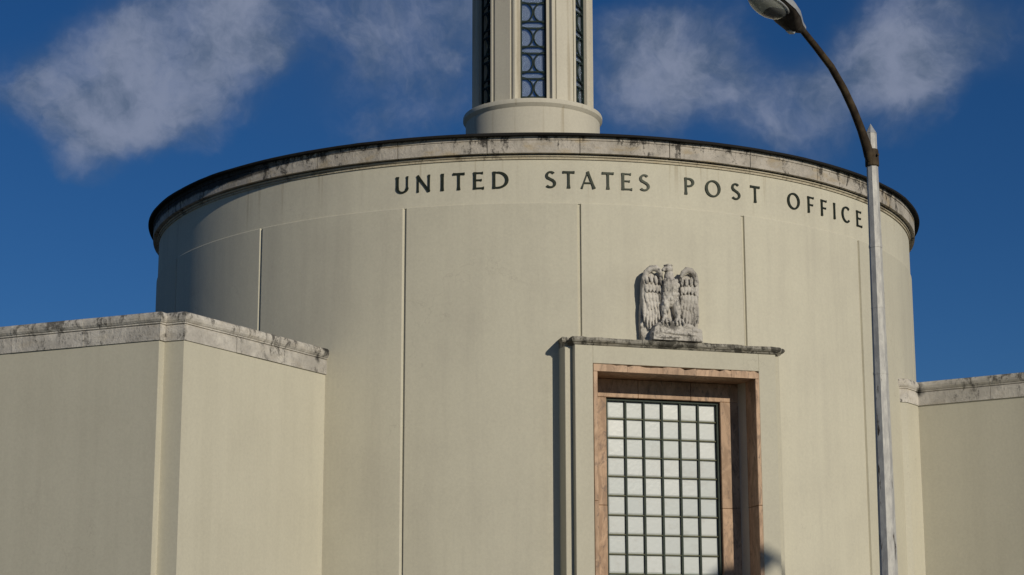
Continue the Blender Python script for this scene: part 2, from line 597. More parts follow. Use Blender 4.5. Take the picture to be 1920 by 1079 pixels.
# ------------------------------------------------------------------ ground
def sheet(name, x0, x1, y0, y1, z, mat):
    o = link(name, mesh(name, [(x0, y0, z), (x1, y0, z), (x1, y1, z), (x0, y1, z)], [(0, 1, 2, 3)], mat))
    o["kind"] = "structure"
    return o


WF = lambda x, y, z: Vector((x, y, z))
sheet("ground", -600, 600, -600, 600, 0.0, M['lawn'])
sheet("road", -600, 600, -36.5, -23.0, 0.004, M['asphalt'])
box("pavement", WF, -60, 60, -22.8, -17.6, -0.2, 0.13, M['concrete'], kind="structure")
box("kerb", WF, -60, 60, -23.0, -22.8, -0.2, 0.14, M['concrete'], kind="structure")
box("far_pavement", WF, -60, 60, -42, -36.5, -0.2, 0.13, M['concrete'], kind="structure")
sheet("centre_line", -300, 300, -29.8, -29.65, 0.008, M['paint'])
box("front_path", WF, 0, 5.5, -17.6, -6.0, -0.2, 0.12, M['concrete'], kind="structure")

# ------------------------------------------------------------------ rotunda
TH0 = R(17.1655)          # direction the entrance faces
DTH = R(22.3682)          # one wall panel
Z_LINE = 9.788            # foot of the lettered frieze
rot = empty("rotunda_building", (0, 0, 0), label="cream stucco drum-shaped post office rotunda with stone cornice and pink marble window bay",
            category="building")
RW, RP, RCORE = 7.5, 7.522, 7.482
# frieze drum above the panels
v, f = ring_sweep([(RW, Z_LINE), (RW, 10.60), (7.2, 10.60), (7.2, Z_LINE)], 0, 2 * PI, 256, False)
link("frieze_wall", mesh("frieze_wall", v, f, M['stucco'], True), rot)
BAY_Z = 7.30
HALF = DTH / 2
GAP_L, GAP_R = 0.060 / RP, 0.012 / RP      # long slope on the left of a groove, steep one on the right
GAP = GAP_L
# backing seen in the grooves, cut away behind the entrance bay
n_core = 200
mb = MB()
mb.add(ring_sweep([(RCORE, 0), (RCORE, Z_LINE), (7.1, Z_LINE), (7.1, 0)], TH0 + HALF - 0.004, TH0 - HALF + 0.004 + 2 * PI, n_core))
mb.add(ring_sweep([(RCORE, BAY_Z), (RCORE, Z_LINE), (7.1, Z_LINE), (7.1, BAY_Z)], TH0 - HALF + 0.006, TH0 + HALF - 0.006, 24))
link("inner_wall", mb.mesh("inner_wall", M['stucco'], True), rot)
k_first, k_last = -7, 8


def panel(th_a, th_b, z0):
    """curved stucco sheet whose long edges slope back into the V-shaped grooves"""
    prof = [(RCORE - 0.03, z0), (RCORE + 0.002, z0), (RP, z0), (RP, Z_LINE - 0.002), (RP - 0.010, Z_LINE + 0.010), (RCORE - 0.03, Z_LINE + 0.010)]
    k = len(prof)
    N = 20
    v, f = [], []
    for i in range(N + 1):
        for r, z in prof:
            q = 0.0 if r > RCORE + 0.01 else 0.995
            a0, a1 = th_a - q * GAP_R, th_b + q * GAP_L
            v.append(cyl_pt(a0 + (a1 - a0) * i / N, r, z))
    for i in range(N):
        for j in range(k):
            f.append((i * k + j, i * k + (j + 1) % k, (i + 1) * k + (j + 1) % k, (i + 1) * k + j))
    for o in (0, N * k):
        f.append((o + 1, o + 2, o + 3, o + 4))
        f.append((o + 0, o + 1, o + 4, o + 5))
    me = mesh("wall_panel", v, f, M['stucco'], True)
    return link("wall_panel", me, rot)


for k in range(k_first, k_last):
    a = TH0 + k * DTH
    panel(a - HALF + GAP_R, a + HALF - GAP_L, BAY_Z if k == 0 else 0.0)
panel(TH0 + k_last * DTH - HALF + GAP_R, TH0 + k_first * DTH - HALF - GAP_L + 2 * PI, 0.0)

# cornice: two thin mouldings, a band of stone blocks, a black drip edge, roof
v, f = ring_sweep([(7.522, 10.548), (7.522, 10.580), (7.30, 10.580), (7.30, 10.603), (7.2, 10.603), (7.2, 10.548)], 0, 2 * PI, 256, False)
link("cornice_moulding", mesh("cornice_moulding", v, f, M['mould'], True), rot)
rot.children[-1].data.shade_flat()
v, f = ring_sweep([(7.540, 10.588), (7.546, 10.596), (7.546, 10.615), (7.31, 10.615), (7.31, 10.588)], 0, 2 * PI, 256, False)
link("cornice_moulding", mesh("cornice_moulding", v, f, M['mould'], True), rot)
rot.children[-1].data.shade_flat()
NB = 31
for i in range(NB):
    a0 = R(5.9) + 2 * PI * i / NB
    a1 = a0 + 2 * PI / NB
    g = 0.007 / 7.64 * random.uniform(0.6, 1.5)
    dr = random.uniform(-0.004, 0.004)
    zt, zb = 10.915, 10.632 + random.uniform(-0.003, 0.003)
    prof = [(7.617 + dr, zb), (7.619 + dr, 10.835), (7.612 + dr, 10.84), (7.612 + dr, 10.848), (7.627 + dr, 10.853), (7.627 + dr, zt), (7.25, zt), (7.25, zb)]
    v, f = ring_sweep(prof, a0 + g, a1 - g, 12)
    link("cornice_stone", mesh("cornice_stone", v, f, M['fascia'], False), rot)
v, f = ring_sweep([(7.58, 10.640), (7.58, 10.90), (7.24, 10.90), (7.24, 10.640)], 0, 2 * PI, 200, False)
link("cornice_core", mesh("cornice_core", v, f, M['mould'], False), rot)
# drip edge, slightly wavy like old roofing felt
v, f = [], []
N = 240
for i in range(N):
    th = 2 * PI * i / N
    dz = 0.004 * sin(th * 13) + 0.003 * sin(th * 29 + 1) + random.uniform(-0.003, 0.003)
    for r, z in ((7.715, 10.914 + dz), (7.724, 10.944 + dz), (7.690, 10.960), (7.20, 10.962), (7.20, 10.918)):
        v.append(cyl_pt(th, r, z))
for i in range(N):
    for j in range(5):
        a, b_ = i * 5, ((i + 1) % N) * 5
        f.append((a + j, a + (j + 1) % 5, b_ + (j + 1) % 5, b_ + j))
link("roof_rim", mesh("roof_rim", v, f, M['rim'], False), rot)
v, f = revolve([(7.25, 10.98), (5.0, 11.5), (3.0, 12.1), (1.30, 12.75)], 96)
link("roof", mesh("roof", v, f, M['roof'], True), rot)

# ---- entrance bay
NV = Vector((sin(TH0), -cos(TH0), 0))
TV = Vector((cos(TH0), sin(TH0), 0))


def B(t_, n_, z_):
    return NV * n_ + TV * (t_ + 0.05) + Vector((0, 0, z_))


HB = 1.75
ZH = 7.345                 # underside of hood
NF = 7.75                  # front plane of the bay
OP = 1.445                 # half width of the cut-out for the marble
ZOP = 7.055
mb = MB()
mb.box(B, -HB, -OP, 7.05, NF, 0.0, ZH)
mb.box(B, OP, HB, 7.05, NF, 0.0, ZH)
mb.box(B, -OP, OP, 6.75, NF, ZOP, ZH)
bay = link("entrance_bay", mb.mesh("entrance_bay", M['stucco_bay'], bevel=0.006), rot)
for s in (-1, 1):
    a0, a1 = sorted((s * (HB + 0.001), s * 1.875))
    box("bay_return", B, a0, a1, 6.95, 7.615, 0.0, ZH - 0.001, M['stucco_bay'], rot, bevel=0.006)
# raised fillet round the marble
# hood: stones following the plan


def hood_stone(t0, t1, nf, l_end, r_end, nback=7.1):
    OV = 0.075
    prof = [(nback, ZH + 0.001), (nf - OV, ZH + 0.001), (nf - 0.055, ZH + 0.018), (nf - 0.05, ZH + 0.030), (nf - 0.02, ZH + 0.045),
            (nf, ZH + 0.070), (nf, ZH + 0.105), (nf - 0.015, ZH + 0.122), (nback, ZH + 0.145)]
    v, f = [], []
    k = len(prof)
    S = 9
    for i in range(S):
        u = i / (S - 1)
        for n_, z_ in prof:
            off = n_ - (nf - OV)
            lo = t0 - (max(off, 0) if l_end else 0)
            hi = t1 + (max(off, 0) if r_end else 0)
            j = random.uniform(-0.009, 0.009) if n_ > nback + 0.1 else 0
            v.append(B(lo + (hi - lo) * u, n_ + j, z_ + j * 0.8))
    for i in range(S - 1):
        for j in range(k):
            f.append((i * k + j, i * k + (j + 1) % k, (i + 1) * k + (j + 1) % k, (i + 1) * k + j))
    f.append(tuple(range(k)))
    f.append(tuple((S - 1) * k + j for j in reversed(range(k))))
    return link("hood_stone", mesh("hood_stone", v, f, M['hood'], False), rot)


hood_stone(-HB, -0.62, NF + 0.075, True, False)
hood_stone(-0.614, 0.58, NF + 0.075, False, False)
hood_stone(0.586, HB, NF + 0.075, False, True)
hood_stone(-1.875, -HB - 0.076, 7.615 + 0.075, True, False)
hood_stone(HB + 0.076, 1.875, 7.615 + 0.075, False, True)

# ---- pink marble surround: every block a piece of the bay
NI = 7.12                  # plane of the inner frame
FR = NF + 0.014


def block(t0, t1, n0, n1, z0, z1, nm="marble_block"):
    return box(nm, B, t0, t1, n0, n1, z0, z1, M['marble'], bay, bevel=0.007, jitter=0.0015)


ZJ = 4.84
ZS = 6.925
for s in (-1, 1):
    for z0, z1 in ((0.12, 2.50), (2.504, ZJ), (ZJ + 0.004, ZS)):
        a0, a1 = sorted((s * 1.372, s * 1.442))
        block(a0, a1, 6.85, FR, z0, z1)                     # jamb with its narrow front
        a0, a1 = sorted((s * 1.005, s * 1.369))
        if z0 < 6.0:
            block(a0, a1, 6.86, NI, z0, min(z1, 6.615))       # inner stile
cuts = [-1.442, -0.86, -0.25, 0.33, 0.95, 1.442]
for a, b_ in zip(cuts[:-1], cuts[1:]):
    # head stones, chipped along the top
    v = []
    S = 6
    for i in range(S + 1):
        t_ = a + 0.002 + (b_ - a - 0.004) * i / S
        for n_ in (6.86, FR):
            for z_ in (ZS + 0.003, ZOP - 0.004 + 0.0):
                zz = z_
                if z_ > 7 and n_ == FR:
                    zz += -abs(random.gauss(0, 0.016))
                v.append(B(t_, n_, zz))
    f = []
    for i in range(S):
        o = i * 4
        for q in ((0, 1), (1, 3), (3, 2), (2, 0)):
            f.append((o + q[0], o + q[1], o + 4 + q[1], o + 4 + q[0]))
    f += [(0, 1, 3, 2), (S * 4, S * 4 + 2, S * 4 + 3, S * 4 + 1)]
    link("marble_block", mesh("marble_block", v, f, M['marble']), bay)
for a, b_ in ((-1.369, -0.45), (-0.446, 0.48), (0.484, 1.369)):
    block(a, b_, 6.86, NI + 0.002, 6.619, ZS - 0.003)

# ---- tall glazed window
WT, WB_ = 6.60, 3.05
mb = MB()
for a0, a1, z0, z1 in ((-1.003, -0.962, WB_, 6.612), (0.962, 1.003, WB_, 6.612), (-0.962, 0.962, 6.572, 6.612), (-0.962, 0.962, WB_, WB_ + 0.05)):
    mb.box(B, a0, a1, 6.93, 7.055, z0, z1)
win = link("entrance_window", mb.mesh("entrance_window", M['mullion'], bevel=0.003), rot)
PW = 1.924 / 6
rows = [6.572 - 0.016 - 0.295 * 0] 
zrows = [6.574]
zrows.append(6.574 - 0.292)
while zrows[-1] - 0.3165 > WB_ + 0.06:
    zrows.append(zrows[-1] - 0.3165)
zrows.append(WB_ + 0.045)
for i in range(1, 6):
    tt = -0.962 + PW * i
    box("mullion", B, tt - 0.016, tt + 0.016, 6.97, 7.035, WB_ + 0.051, 6.571, M['mullion'], win)
for z in zrows[1:-1]:
    box("glazing_bar", B, -0.9615, 0.9615, 6.985, 7.024, z - 0.0095, z + 0.0095, M['glazing_bar'], win)
pane_cache = {}


def pane_mesh(h):
    key = round(h, 3)
    if key not in pane_cache:
        w2, h2 = PW / 2 - 0.004, h / 2 - 0.004
        P = lambda a, n_, z: Vector(TV * a + NV * n_ + Vector((0, 0, z)))
        v = [P(-w2, 0, -h2), P(w2, 0, -h2), P(w2, 0, h2), P(-w2, 0, h2),
             P(-w2 * .8, .012, -h2 * .8), P(w2 * .8, .012, -h2 * .8), P(w2 * .8, .012, h2 * .8), P(-w2 * .8, .012, h2 * .8),
             P(-w2, -.02, -h2), P(w2, -.02, -h2), P(w2, -.02, h2), P(-w2, -.02, h2)]
        f = [(4, 5, 6, 7), (0, 1, 5, 4), (1, 2, 6, 5), (2, 3, 7, 6), (3, 0, 4, 7), (8, 11, 10, 9), (0, 8, 9, 1), (1, 9, 10, 2), (2, 10, 11, 3), (3, 11, 8, 0)]
        pane_cache[key] = mesh("pane", v, f, M['pane'])
    return pane_cache[key]


for zi in range(len(zrows) - 1):
    h = zrows[zi] - zrows[zi + 1]
    for i in range(6):
        o = link("pane", pane_mesh(h), win)
        o.location = B(-0.962 + PW * (i + .5), 6.985, (zrows[zi] + zrows[zi + 1]) / 2)
        o.rotation_euler = (random.uniform(-.012, .012), random.uniform(-.004, .004), random.uniform(-.012, .012))
box("back_wall", B, -1.5, 1.5, 6.70, 6.84, 0.1, 7.05, M['stucco'], rot)
# bronze doors below the frame
box("door_transom", B, -1.003, 1.003, 6.88, 7.09, 2.55, 3.04, M['marble'], rot, bevel=0.006)
for s in (-1, 1):
    a0, a1 = sorted((s * 0.008, s * 1.0))
    d = box("door", B, a0, a1, 6.93, 6.99, 0.125, 2.54, M['bronze_door'], rot, bevel=0.006)
    b0, b1 = sorted((s * 0.16, s * 0.86))
    box("door_panel", B, b0, b1, 6.985, 7.0, 1.15, 2.35, M['pane'], d)
    box("door_panel", B, b0, b1, 6.985, 7.004, 0.3, 1.0, M['bronze_door'], d, bevel=0.004)
    c0, c1 = sorted((s * 0.05, s * 0.08))
    box("handle", B, c0, c1, 7.0, 7.05, 0.95, 1.35, M['mullion'], d)

# ------------------------------------------------------------------ frieze lettering
LET = empty("frieze_lettering", tuple(cyl_pt(TH0, RW, 10.2)), label="dark bronze capital letters reading UNITED STATES POST OFFICE on the rotunda frieze",
            category="lettering")
CAP = 0.292


def bar(p, q, w0, w1=None, wm=None):
    """one tapered, slightly waisted stroke as an outline polygon"""
    w1 = w0 if w1 is None else w1
    wm = min(w0, w1) * 0.80 if wm is None else wm
    p, q = Vector(p), Vector(q)
    d = (q - p).normalized()
    n = Vector((-d.y, d.x))
    a, b_ = p.lerp(q, .22), p.lerp(q, .78)
    return [p + n * w0 / 2, a + n * wm / 2, b_ + n * wm / 2, q + n * w1 / 2, q - n * w1 / 2, b_ - n * wm / 2, a - n * wm / 2, p - n * w0 / 2]


def arcp(cx, cy, rx, ry, a0, a1, wthin, wthick, n=22, thick_at=0.0):
    """curved stroke: thick where it runs vertical"""
    out, inn = [], []
    for i in range(n + 1):
        a = R(a0 + (a1 - a0) * i / n)
        w = wthin + (wthick - wthin) * abs(cos(a - R(thick_at))) ** 1.5
        out.append(Vector((cx + (rx + w / 2) * cos(a), cy + (ry + w / 2) * sin(a))))
        inn.append(Vector((cx + (rx - w / 2) * cos(a), cy + (ry - w / 2) * sin(a))))
    return ('arc', out, inn)


TK, TN = 0.165, 0.092       # thick and thin stroke, in cap heights


def glyph(ch):
    g = []
    if ch == 'I':
        g = [bar((0, 0), (0, 1), TK * 1.1)]
    elif ch == 'U':
        g = [bar((-.30, 1), (-.30, .30), TK * 1.15, TK), bar((.30, 1), (.30, .30), TN * 1.3, TN), arcp(0, .33, .30, .27, 180, 360, TN, TK * .9)]
    elif ch == 'N':
        g = [bar((-.33, 0), (-.33, 1), TN * 1.3, TN * 1.2), bar((-.36, .98), (.34, .02), TK, TK), bar((.33, 0), (.33, 1), TN * 1.2, TN * 1.35)]
    elif ch == 'T':
        g = [bar((0, 0), (0, .97), TK * 1.2, TK), bar((-.34, .94), (.34, .94), TN * 1.5, TN * 1.5)]
    elif ch == 'E':
        g = [bar((-.22, 0), (-.22, 1), TK * 1.1), bar((-.22, .95), (.25, .95), TN, TN * 1.6), bar((-.22, .53), (.18, .53), TN, TN * 1.4), bar((-.24, .05), (.31, .06), TN, TN * 1.7)]
    elif ch == 'F':
        g = [bar((-.2, 0), (-.2, 1), TK * 1.1), bar((-.2, .95), (.25, .95), TN, TN * 1.6), bar((-.2, .50), (.17, .50), TN, TN * 1.4)]
    elif ch == 'D':
        g = [bar((-.36, 0), (-.36, 1), TK * 1.1), arcp(-.14, .5, .52, .445, -90, 90, TN, TK * 1.05), bar((-.36, .945), (-.12, .945), TN), bar((-.36, .055), (-.12, .055), TN)]
    elif ch == 'S':
        g = [arcp(.0, .735, .215, .21, 35, 235, TN, TK * .9), arcp(-.01, .27, .25, .215, -145, 75, TN, TK * .9), bar((-.15, .60), (.14, .45), TK * .95, TK * .95)]
    elif ch == 'A':
        g = [bar((-.36, 0), (-.0, 1), TN * 1.3, TN), bar((.36, 0), (-.02, 1), TK * 1.1, TK), bar((-.22, .33), (.22, .33), TN)]
    elif ch == 'P':
        g = [bar((-.22, 0), (-.22, 1), TK * 1.15, TK), arcp(-.06, .725, .29, .22, -90, 90, TN, TK), bar((-.22, .945), (-.05, .945), TN), bar((-.22, .505), (-.05, .505), TN)]
    elif ch == 'O':
        g = [arcp(0, .5, .42, .455, 0, 360, TN, TK * 1.05, 40, 8)]
    elif ch == 'C':
        g = [arcp(.06, .5, .42, .455, 48, 312, TN, TK * 1.05, 32, 5)]
    return g


def letter_mesh(ch, depth=0.020, base=-0.01):
    mbx = MB()
    for i, s in enumerate(glyph(ch)):
        fz_ = depth + i * 0.0012
        if isinstance(s, tuple):
            _, out, inn = s
            n = len(out)
            for j in range(n - 1):
                q = [out[j], out[j + 1], inn[j + 1], inn[j]]
                o = len(mbx.v)
                for zz in (base, fz_):
                    mbx.v += [(p.x * CAP, -zz, (p.y - .5) * CAP) for p in q]
                ff = [(4, 5, 6, 7), (0, 1, 5, 4), (2, 3, 7, 6)]
                if j == 0:
                    ff.append((3, 0, 4, 7))
                if j == n - 2:
                    ff.append((1, 2, 6, 5))
                mbx.f += [tuple(a + o for a in w) for w in ff]
        else:
            o = len(mbx.v)
            n = len(s)
            for zz in (base, fz_):
                mbx.v += [(p.x * CAP, -zz, (p.y - .5) * CAP) for p in s]
            mbx.f.append(tuple(o + n + a for a in range(n)))
            for a in range(n):
                mbx.f.append((o + a, o + (a + 1) % n, o + n + (a + 1) % n, o + n + a))
    return mbx.mesh("letter", M['letter'])


TXT = "UNITEDSTATESPOSTOFFICE"
ANG = [-16.93, -14.08, -11.58, -9.45, -6.89, -4.11, 2.25, 4.54, 7.0, 9.57, 12.02, 14.35, 20.49, 23.86, 27.28, 30.32, 36.89, 40.17, 42.83, 45.09, 47.76, 51.14]
lcache = {}
for ch, a in zip(TXT, ANG):
    if ch not in lcache:
        lcache[ch] = letter_mesh(ch)
    o = link("letter", lcache[ch], LET)
    o.location = cyl_pt(R(a), RW, 10.2) - Vector(LET.location)
    o.rotation_euler = (0, 0, R(a))

# ------------------------------------------------------------------ lantern on the roof
LA = empty("roof_lantern", (0, 0, 12.6), label="slender cream hexagonal lantern tower with dark metal grilles on the rotunda roof", category="tower")
v, f = revolve([(1.385, 12.2), (1.383, 13.38), (1.40, 13.40), (1.415, 13.42), (1.437, 13.45), (1.437, 13.515), (1.425, 13.54), (1.32, 13.548), (0.0, 13.55)], 96)
link("base_drum", mesh("base_drum", v, f, M['stucco_lantern'], True), LA)
LA.children[-1].data.set_sharp_from_angle(angle=R(30))
LZ0, LZ1 = 13.548, 18.2
ROT = R(1.0)


def hexframe(a):
    nv = Vector((sin(a), -cos(a), 0))
    tv = Vector((cos(a), sin(a), 0))
    return lambda t_, n_, z_: nv * n_ + tv * t_ + Vector((0, 0, z_))


for k in range(6):
    fp = hexframe(ROT + R(30 + 60 * k))
    # pier: a flat shaft between two narrow set-back strips
    mb = MB()
    mb.box(fp, -0.185, 0.185, 0.93, 1.25, LZ0, LZ1)
    pier = link("pier", mb.mesh("pier", M['stucco_lantern'], bevel=0.008), LA)
    for s in (-1, 1):
        a0, a1 = sorted((s * 0.186, s * 0.232))
        box("fillet", fp, a0, a1, 0.95, 1.215, LZ0, LZ1, M['stucco_lantern'], pier)
        a0, a1 = sorted((s * 0.232, s * 0.285))
        box("fillet", fp, a0, a1, 0.98, 1.245, LZ0, LZ1, M['stucco_lantern'], pier, bevel=0.006)
    ff = hexframe(ROT + R(60 * k))
    for s in (-1, 1):
        a0, a1 = sorted((s * 0.262, s * 0.345))
        box("jamb", ff, a0, a1, 0.99, 1.14, LZ0, LZ1, M['stucco_lantern'], LA, bevel=0.005)
    box("sill", ff, -0.261, 0.261, 0.98, 1.16, LZ0, LZ0 + 0.055, M['stucco_lantern'], LA, bevel=0.005)
    # grille: frame, double rails and pairs of bowed bars
    gz0, gz1 = LZ0 + 0.06, LZ1 - 0.1
    mb = MB()
    for a0, a1 in ((-0.259, -0.228), (0.228, 0.259)):
        mb.box(ff, a0, a1, 1.03, 1.07, gz0, gz1)
    mb.box(ff, -0.227, 0.227, 1.03, 1.07, gz0, gz0 + 0.035)
    mb.box(ff, -0.227, 0.227, 1.03, 1.07, gz1 - 0.035, gz1)
    gr = link("grille", mb.mesh("grille", M['grille']), LA)
    if k == 4:      # added dark slats block the sky behind the left slot so it reads black
        for i in range(int((gz1 - gz0 - 0.08) / 0.085)):
            z0 = gz0 + 0.037 + i * 0.085
            box("blackout_slat", ff, -0.2275, 0.2275, 1.035, 1.06, z0, z0 + 0.0845, M['grille'], gr)
    if k in (2, 3, 4):      # the openings at the back stand clear
        continue
    if k in (0, 1):
        box("glass", ff, -0.2275, 0.2275, 1.008, 1.014, gz0, gz1, M['lanternglass'], gr)
    z = gz0 + 0.035
    PITCH = 0.536
    while z < gz1 - 0.1:
        ztop = min(z + PITCH - 0.10, gz1 - 0.04)
        for s in (-1, 1):
            path = []
            for i in range(17):
                u = .5 - .5 * cos(PI * i / 16)
                path.append(ff(s * (0.228 - 0.216 * math.sqrt(max(0.0, 1 - (2 * u - 1) ** 2))), 1.05, z + (ztop - z) * u))
            mbb = MB()
            mbb.add(tube(path, 0.0195, 6))
            link("bowed_bar", mbb.mesh("bowed_bar", M['grille'], True), gr)
        for zz in (z + 0.025, ztop - 0.02):
            box("rail", ff, -0.2265, 0.2265, 1.034, 1.066, zz - 0.016, zz + 0.016, M['grille'], gr)
        z += PITCH
v, f = revolve([(0.0, 18.20), (1.34, 18.20), (1.36, 18.26), (1.42, 18.30), (1.42, 18.42), (1.25, 18.5), (1.1, 18.7), (0.7, 19.0), (0.25, 19.15), (0.0, 19.2)], 72)
link("cap", mesh("cap", v, f, M['stucco_lantern'], True), LA)
LA.children[-1].data.set_sharp_from_angle(angle=R(30))
v, f = revolve([(0.0, 19.15), (0.06, 19.2), (0.06, 19.5), (0.16, 19.6), (0.22, 19.75), (0.16, 19.9), (0.0, 19.97)], 32)
link("finial", mesh("finial", v, f, M['grille'], True), LA)


# ------------------------------------------------------------------ wings
CZ0, CZ1 = 7.075, 7.505
COP = [(-0.30, 7.075), (0.022, 7.075), (0.026, 7.30), (0.012, 7.312), (0.012, 7.322), (0.034, 7.330), (0.034, 7.348), (0.046, 7.356), (0.066, 7.390),
       (0.072, 7.430), (0.066, 7.470), (0.050, 7.497), (0.030, 7.507), (-0.30, 7.512)]


def coping_run(thing, A, Bp, ma, mb_, length=1.35):
    """stones of the parapet from A to B, ma/mb mitre slopes at the ends"""
    A, Bp = Vector((*A, 0)), Vector((*Bp, 0))
    d = (Bp - A)
    L = d.length
    d.normalize()
    n = Vector((d.y, -d.x, 0))
    cnt = max(1, round(L / length))
    for i in range(cnt):
        s0, s1 = L * i / cnt, L * (i + 1) / cnt
        g0 = 0.0 if i == 0 else 0.003
        g1 = 0.0 if i == cnt - 1 else 0.003
        v, f = [], []
        k = len(COP)
        S = 4
        jr = random.uniform(-0.004, 0.004)
        for j in range(S + 1):
            u = j / S
            for off, z in COP:
                a = s0 + g0 - (ma * off if i == 0 else 0)
                b_ = s1 - g1 + (mb_ * off if i == cnt - 1 else 0)
                jj = random.uniform(-0.003, 0.003) if (off > 0.03 and 0 < j < S) else 0
                q = A + d * (a + (b_ - a) * u) + n * (off + (jr + jj if off > 0 else 0))
                v.append((q.x, q.y, z + jj))
        for j in range(S):
            for q in range(k):
                f.append((j * k + q, j * k + (q + 1) % k, (j + 1) * k + (q + 1) % k, (j + 1) * k + q))
        f.append(tuple(range(k)))
        f.append(tuple(S * k + q for q in reversed(range(k))))
        link("coping_stone", mesh("coping_stone", v, f, M['coping']), thing)


def wall_run(mbx, A, Bp, thick=0.3, z1=7.074):
    A, Bp = Vector((*A, 0)), Vector((*Bp, 0))
    d = (Bp - A).normalized()
    n = Vector((d.y, -d.x, 0))
    fr = lambda a, n_, z: A + d * a + n * n_ + Vector((0, 0, z))
    mbx.box(fr, 0, (Bp - A).length, -thick, 0, 0, z1)


def mitre(p0, p1, p2):
    a = (Vector(p1) - Vector(p0)).normalized()
    b_ = (Vector(p2) - Vector(p1)).normalized()
    turn = math.atan2(a.x * b_.y - a.y * b_.x, a.dot(b_))
    return math.tan(turn / 2)      # offset along the run per unit outward offset


def wing(name, pts, label, roofpts):
    c = pts[len(pts) // 2]
    th = empty(name, (c[0], c[1], 0), label=label, category="building wing")
    n = len(pts)
    # one wall body, extruded from its plan (outer line and the same line set back)
    off = []
    for i, p in enumerate(pts):
        p = Vector(p)
        ds = []
        if i > 0:
            ds.append((p - Vector(pts[i - 1])).normalized())
        if i < n - 1:
            ds.append((Vector(pts[i + 1]) - p).normalized())
        nn = sum((Vector((d.y, -d.x)) for d in ds), Vector((0, 0))).normalized()
        k = 1.0 / max(0.5, nn.dot(Vector((ds[0].y, -ds[0].x))))
        off.append(p - nn * 0.28 * k)
    for i in range(n - 1):
        q = [pts[i], pts[i + 1], off[i + 1], off[i]]
        v = [(a[0], a[1], z) for z in (0, 7.074) for a in q]
        link("wall", mesh("wall", v, BOXF, M['stucco_wing']), th)
        ma = mitre(pts[i - 1], pts[i], pts[i + 1]) if i > 0 else 0.0
        mb_ = mitre(pts[i], pts[i + 1], pts[i + 2]) if i < n - 2 else 0.0
        coping_run(th, pts[i], pts[i + 1], ma, mb_)
    v = [(x, y, z) for z in (7.10, 7.20) for x, y in roofpts]
    m_ = len(roofpts)
    f = [tuple(range(m_)), tuple(range(m_, 2 * m_))] + [(i, (i + 1) % m_, m_ + (i + 1) % m_, m_ + i) for i in range(m_)]
    link("flat_roof", mesh("flat_roof", v, f, M['roof']), th)
    return th


# left wing: long front face, a shallow step near the corner, side face running back to the drum
K = Vector((-5.285, -9.864))
dl = Vector((-7.511 + 5.285, -8.908 + 9.864)).normalized()      # along the front to the left
nl = Vector((dl.y, -dl.x))
if nl.y > 0:
    nl = -nl
PR = 0.15
S1 = K + dl * 0.345
S2 = S1 + nl * PR
FAR = S2 + dl * 15.0
J = Vector((-3.478, -6.667))
dj = (J - K).normalized()
JE = J + dj * 0.08
lpts = [tuple(FAR), tuple(S2), tuple(S1), tuple(K), tuple(JE)]
wing("left_wing", lpts, "cream flat-roofed wing with stained stone coping at the left of the rotunda",
     [tuple(FAR - nl * 0.2), tuple(S2 - nl * 0.3), tuple(K - nl * 0.1 + dj * 0.25 + dl * 0.2), (-3.5, -6.4), (-6.5, 2.0), (-16, 2.0)])
# right wing: stub pilaster beside the drum, then the long face
A0 = Vector((6.45, -3.53))
A1 = Vector((6.806, -3.403))
A2 = Vector((7.10, -2.965))
dr_ = Vector((cos(R(-33)), sin(R(-33))))
A3 = A2 + dr_ * 7.0
A4 = A3 + Vector((-dr_.y, dr_.x)) * 9.0
rpts = [tuple(A0), tuple(A1), tuple(A2), tuple(A3), tuple(A4)]
wing("right_wing", rpts, "cream flat-roofed wing with stained stone coping behind the street lamp at the right",
     [(6.5, -3.3), (6.9, -3.1), (7.2, -2.75), tuple(A3 + Vector((-0.05, 0.32))), tuple(A4 + Vector((-0.3, -0.1))), (6, 5)])

# ------------------------------------------------------------------ stone eagle over the entrance
EG = empty("eagle_sculpture", tuple(B(-0.06, 7.68, 7.49)), label="carved limestone eagle with raised folded wings standing on the hood above the entrance",
           category="sculpture")
EN = 7.525      # back of the sculpture
EZ = 7.478


def E(u, n_, w):
    return B(u - 0.06, EN + n_, EZ + w)


def ellipsoid(c, r, rot=0.0, lean=0.0, seg=12, rings=8):
    """centre and radii in (u, n, w); rot turns it in the u-w plane"""
    v, f = [], []
    for i in range(rings + 1):
        ph = PI * i / rings
        for j in range(seg):
            th = 2 * PI * j / seg
            x, y, z = r[0] * sin(ph) * cos(th), r[1] * sin(ph) * sin(th), r[2] * cos(ph)
            y += lean * z
            x, z = x * cos(rot) + z * sin(rot), -x * sin(rot) + z * cos(rot)
            v.append(E(c[0] + x, c[1] + y, c[2] + z))
    for i in range(rings):
        for j in range(seg):
            a = i * seg
            f.append((a + j, a + (j + 1) % seg, a + seg + (j + 1) % seg, a + seg + j))
    return v, f


def feather(p, q, w, th=0.03):
    """long blade from p to q (u,n,w)"""
    p, q = Vector(p), Vector(q)
    d = q - p
    L = d.length
    return ellipsoid(tuple((p + q) / 2), (w / 2, th, L / 2), math.atan2(d.x, d.z), d.y / max(abs(d.z), .05) * (1 if d.z > 0 else 1))


def slab(poly, n0, n1):
    k = len(poly)
    v = [E(u, n0, w) for u, w in poly] + [E(u, n1, w) for u, w in poly]
    f = [tuple(range(k)), tuple(reversed(range(k, 2 * k)))] + [(i, (i + 1) % k, k + (i + 1) % k, k + i) for i in range(k)]
    return v, f


def etube(path, rad, sides=8):
    return tube([E(*p) for p in path], rad, sides)


CHISEL = bpy.data.textures.new('chisel', 'CLOUDS')
CHISEL.noise_scale = 0.05
CHISEL.noise_depth = 3


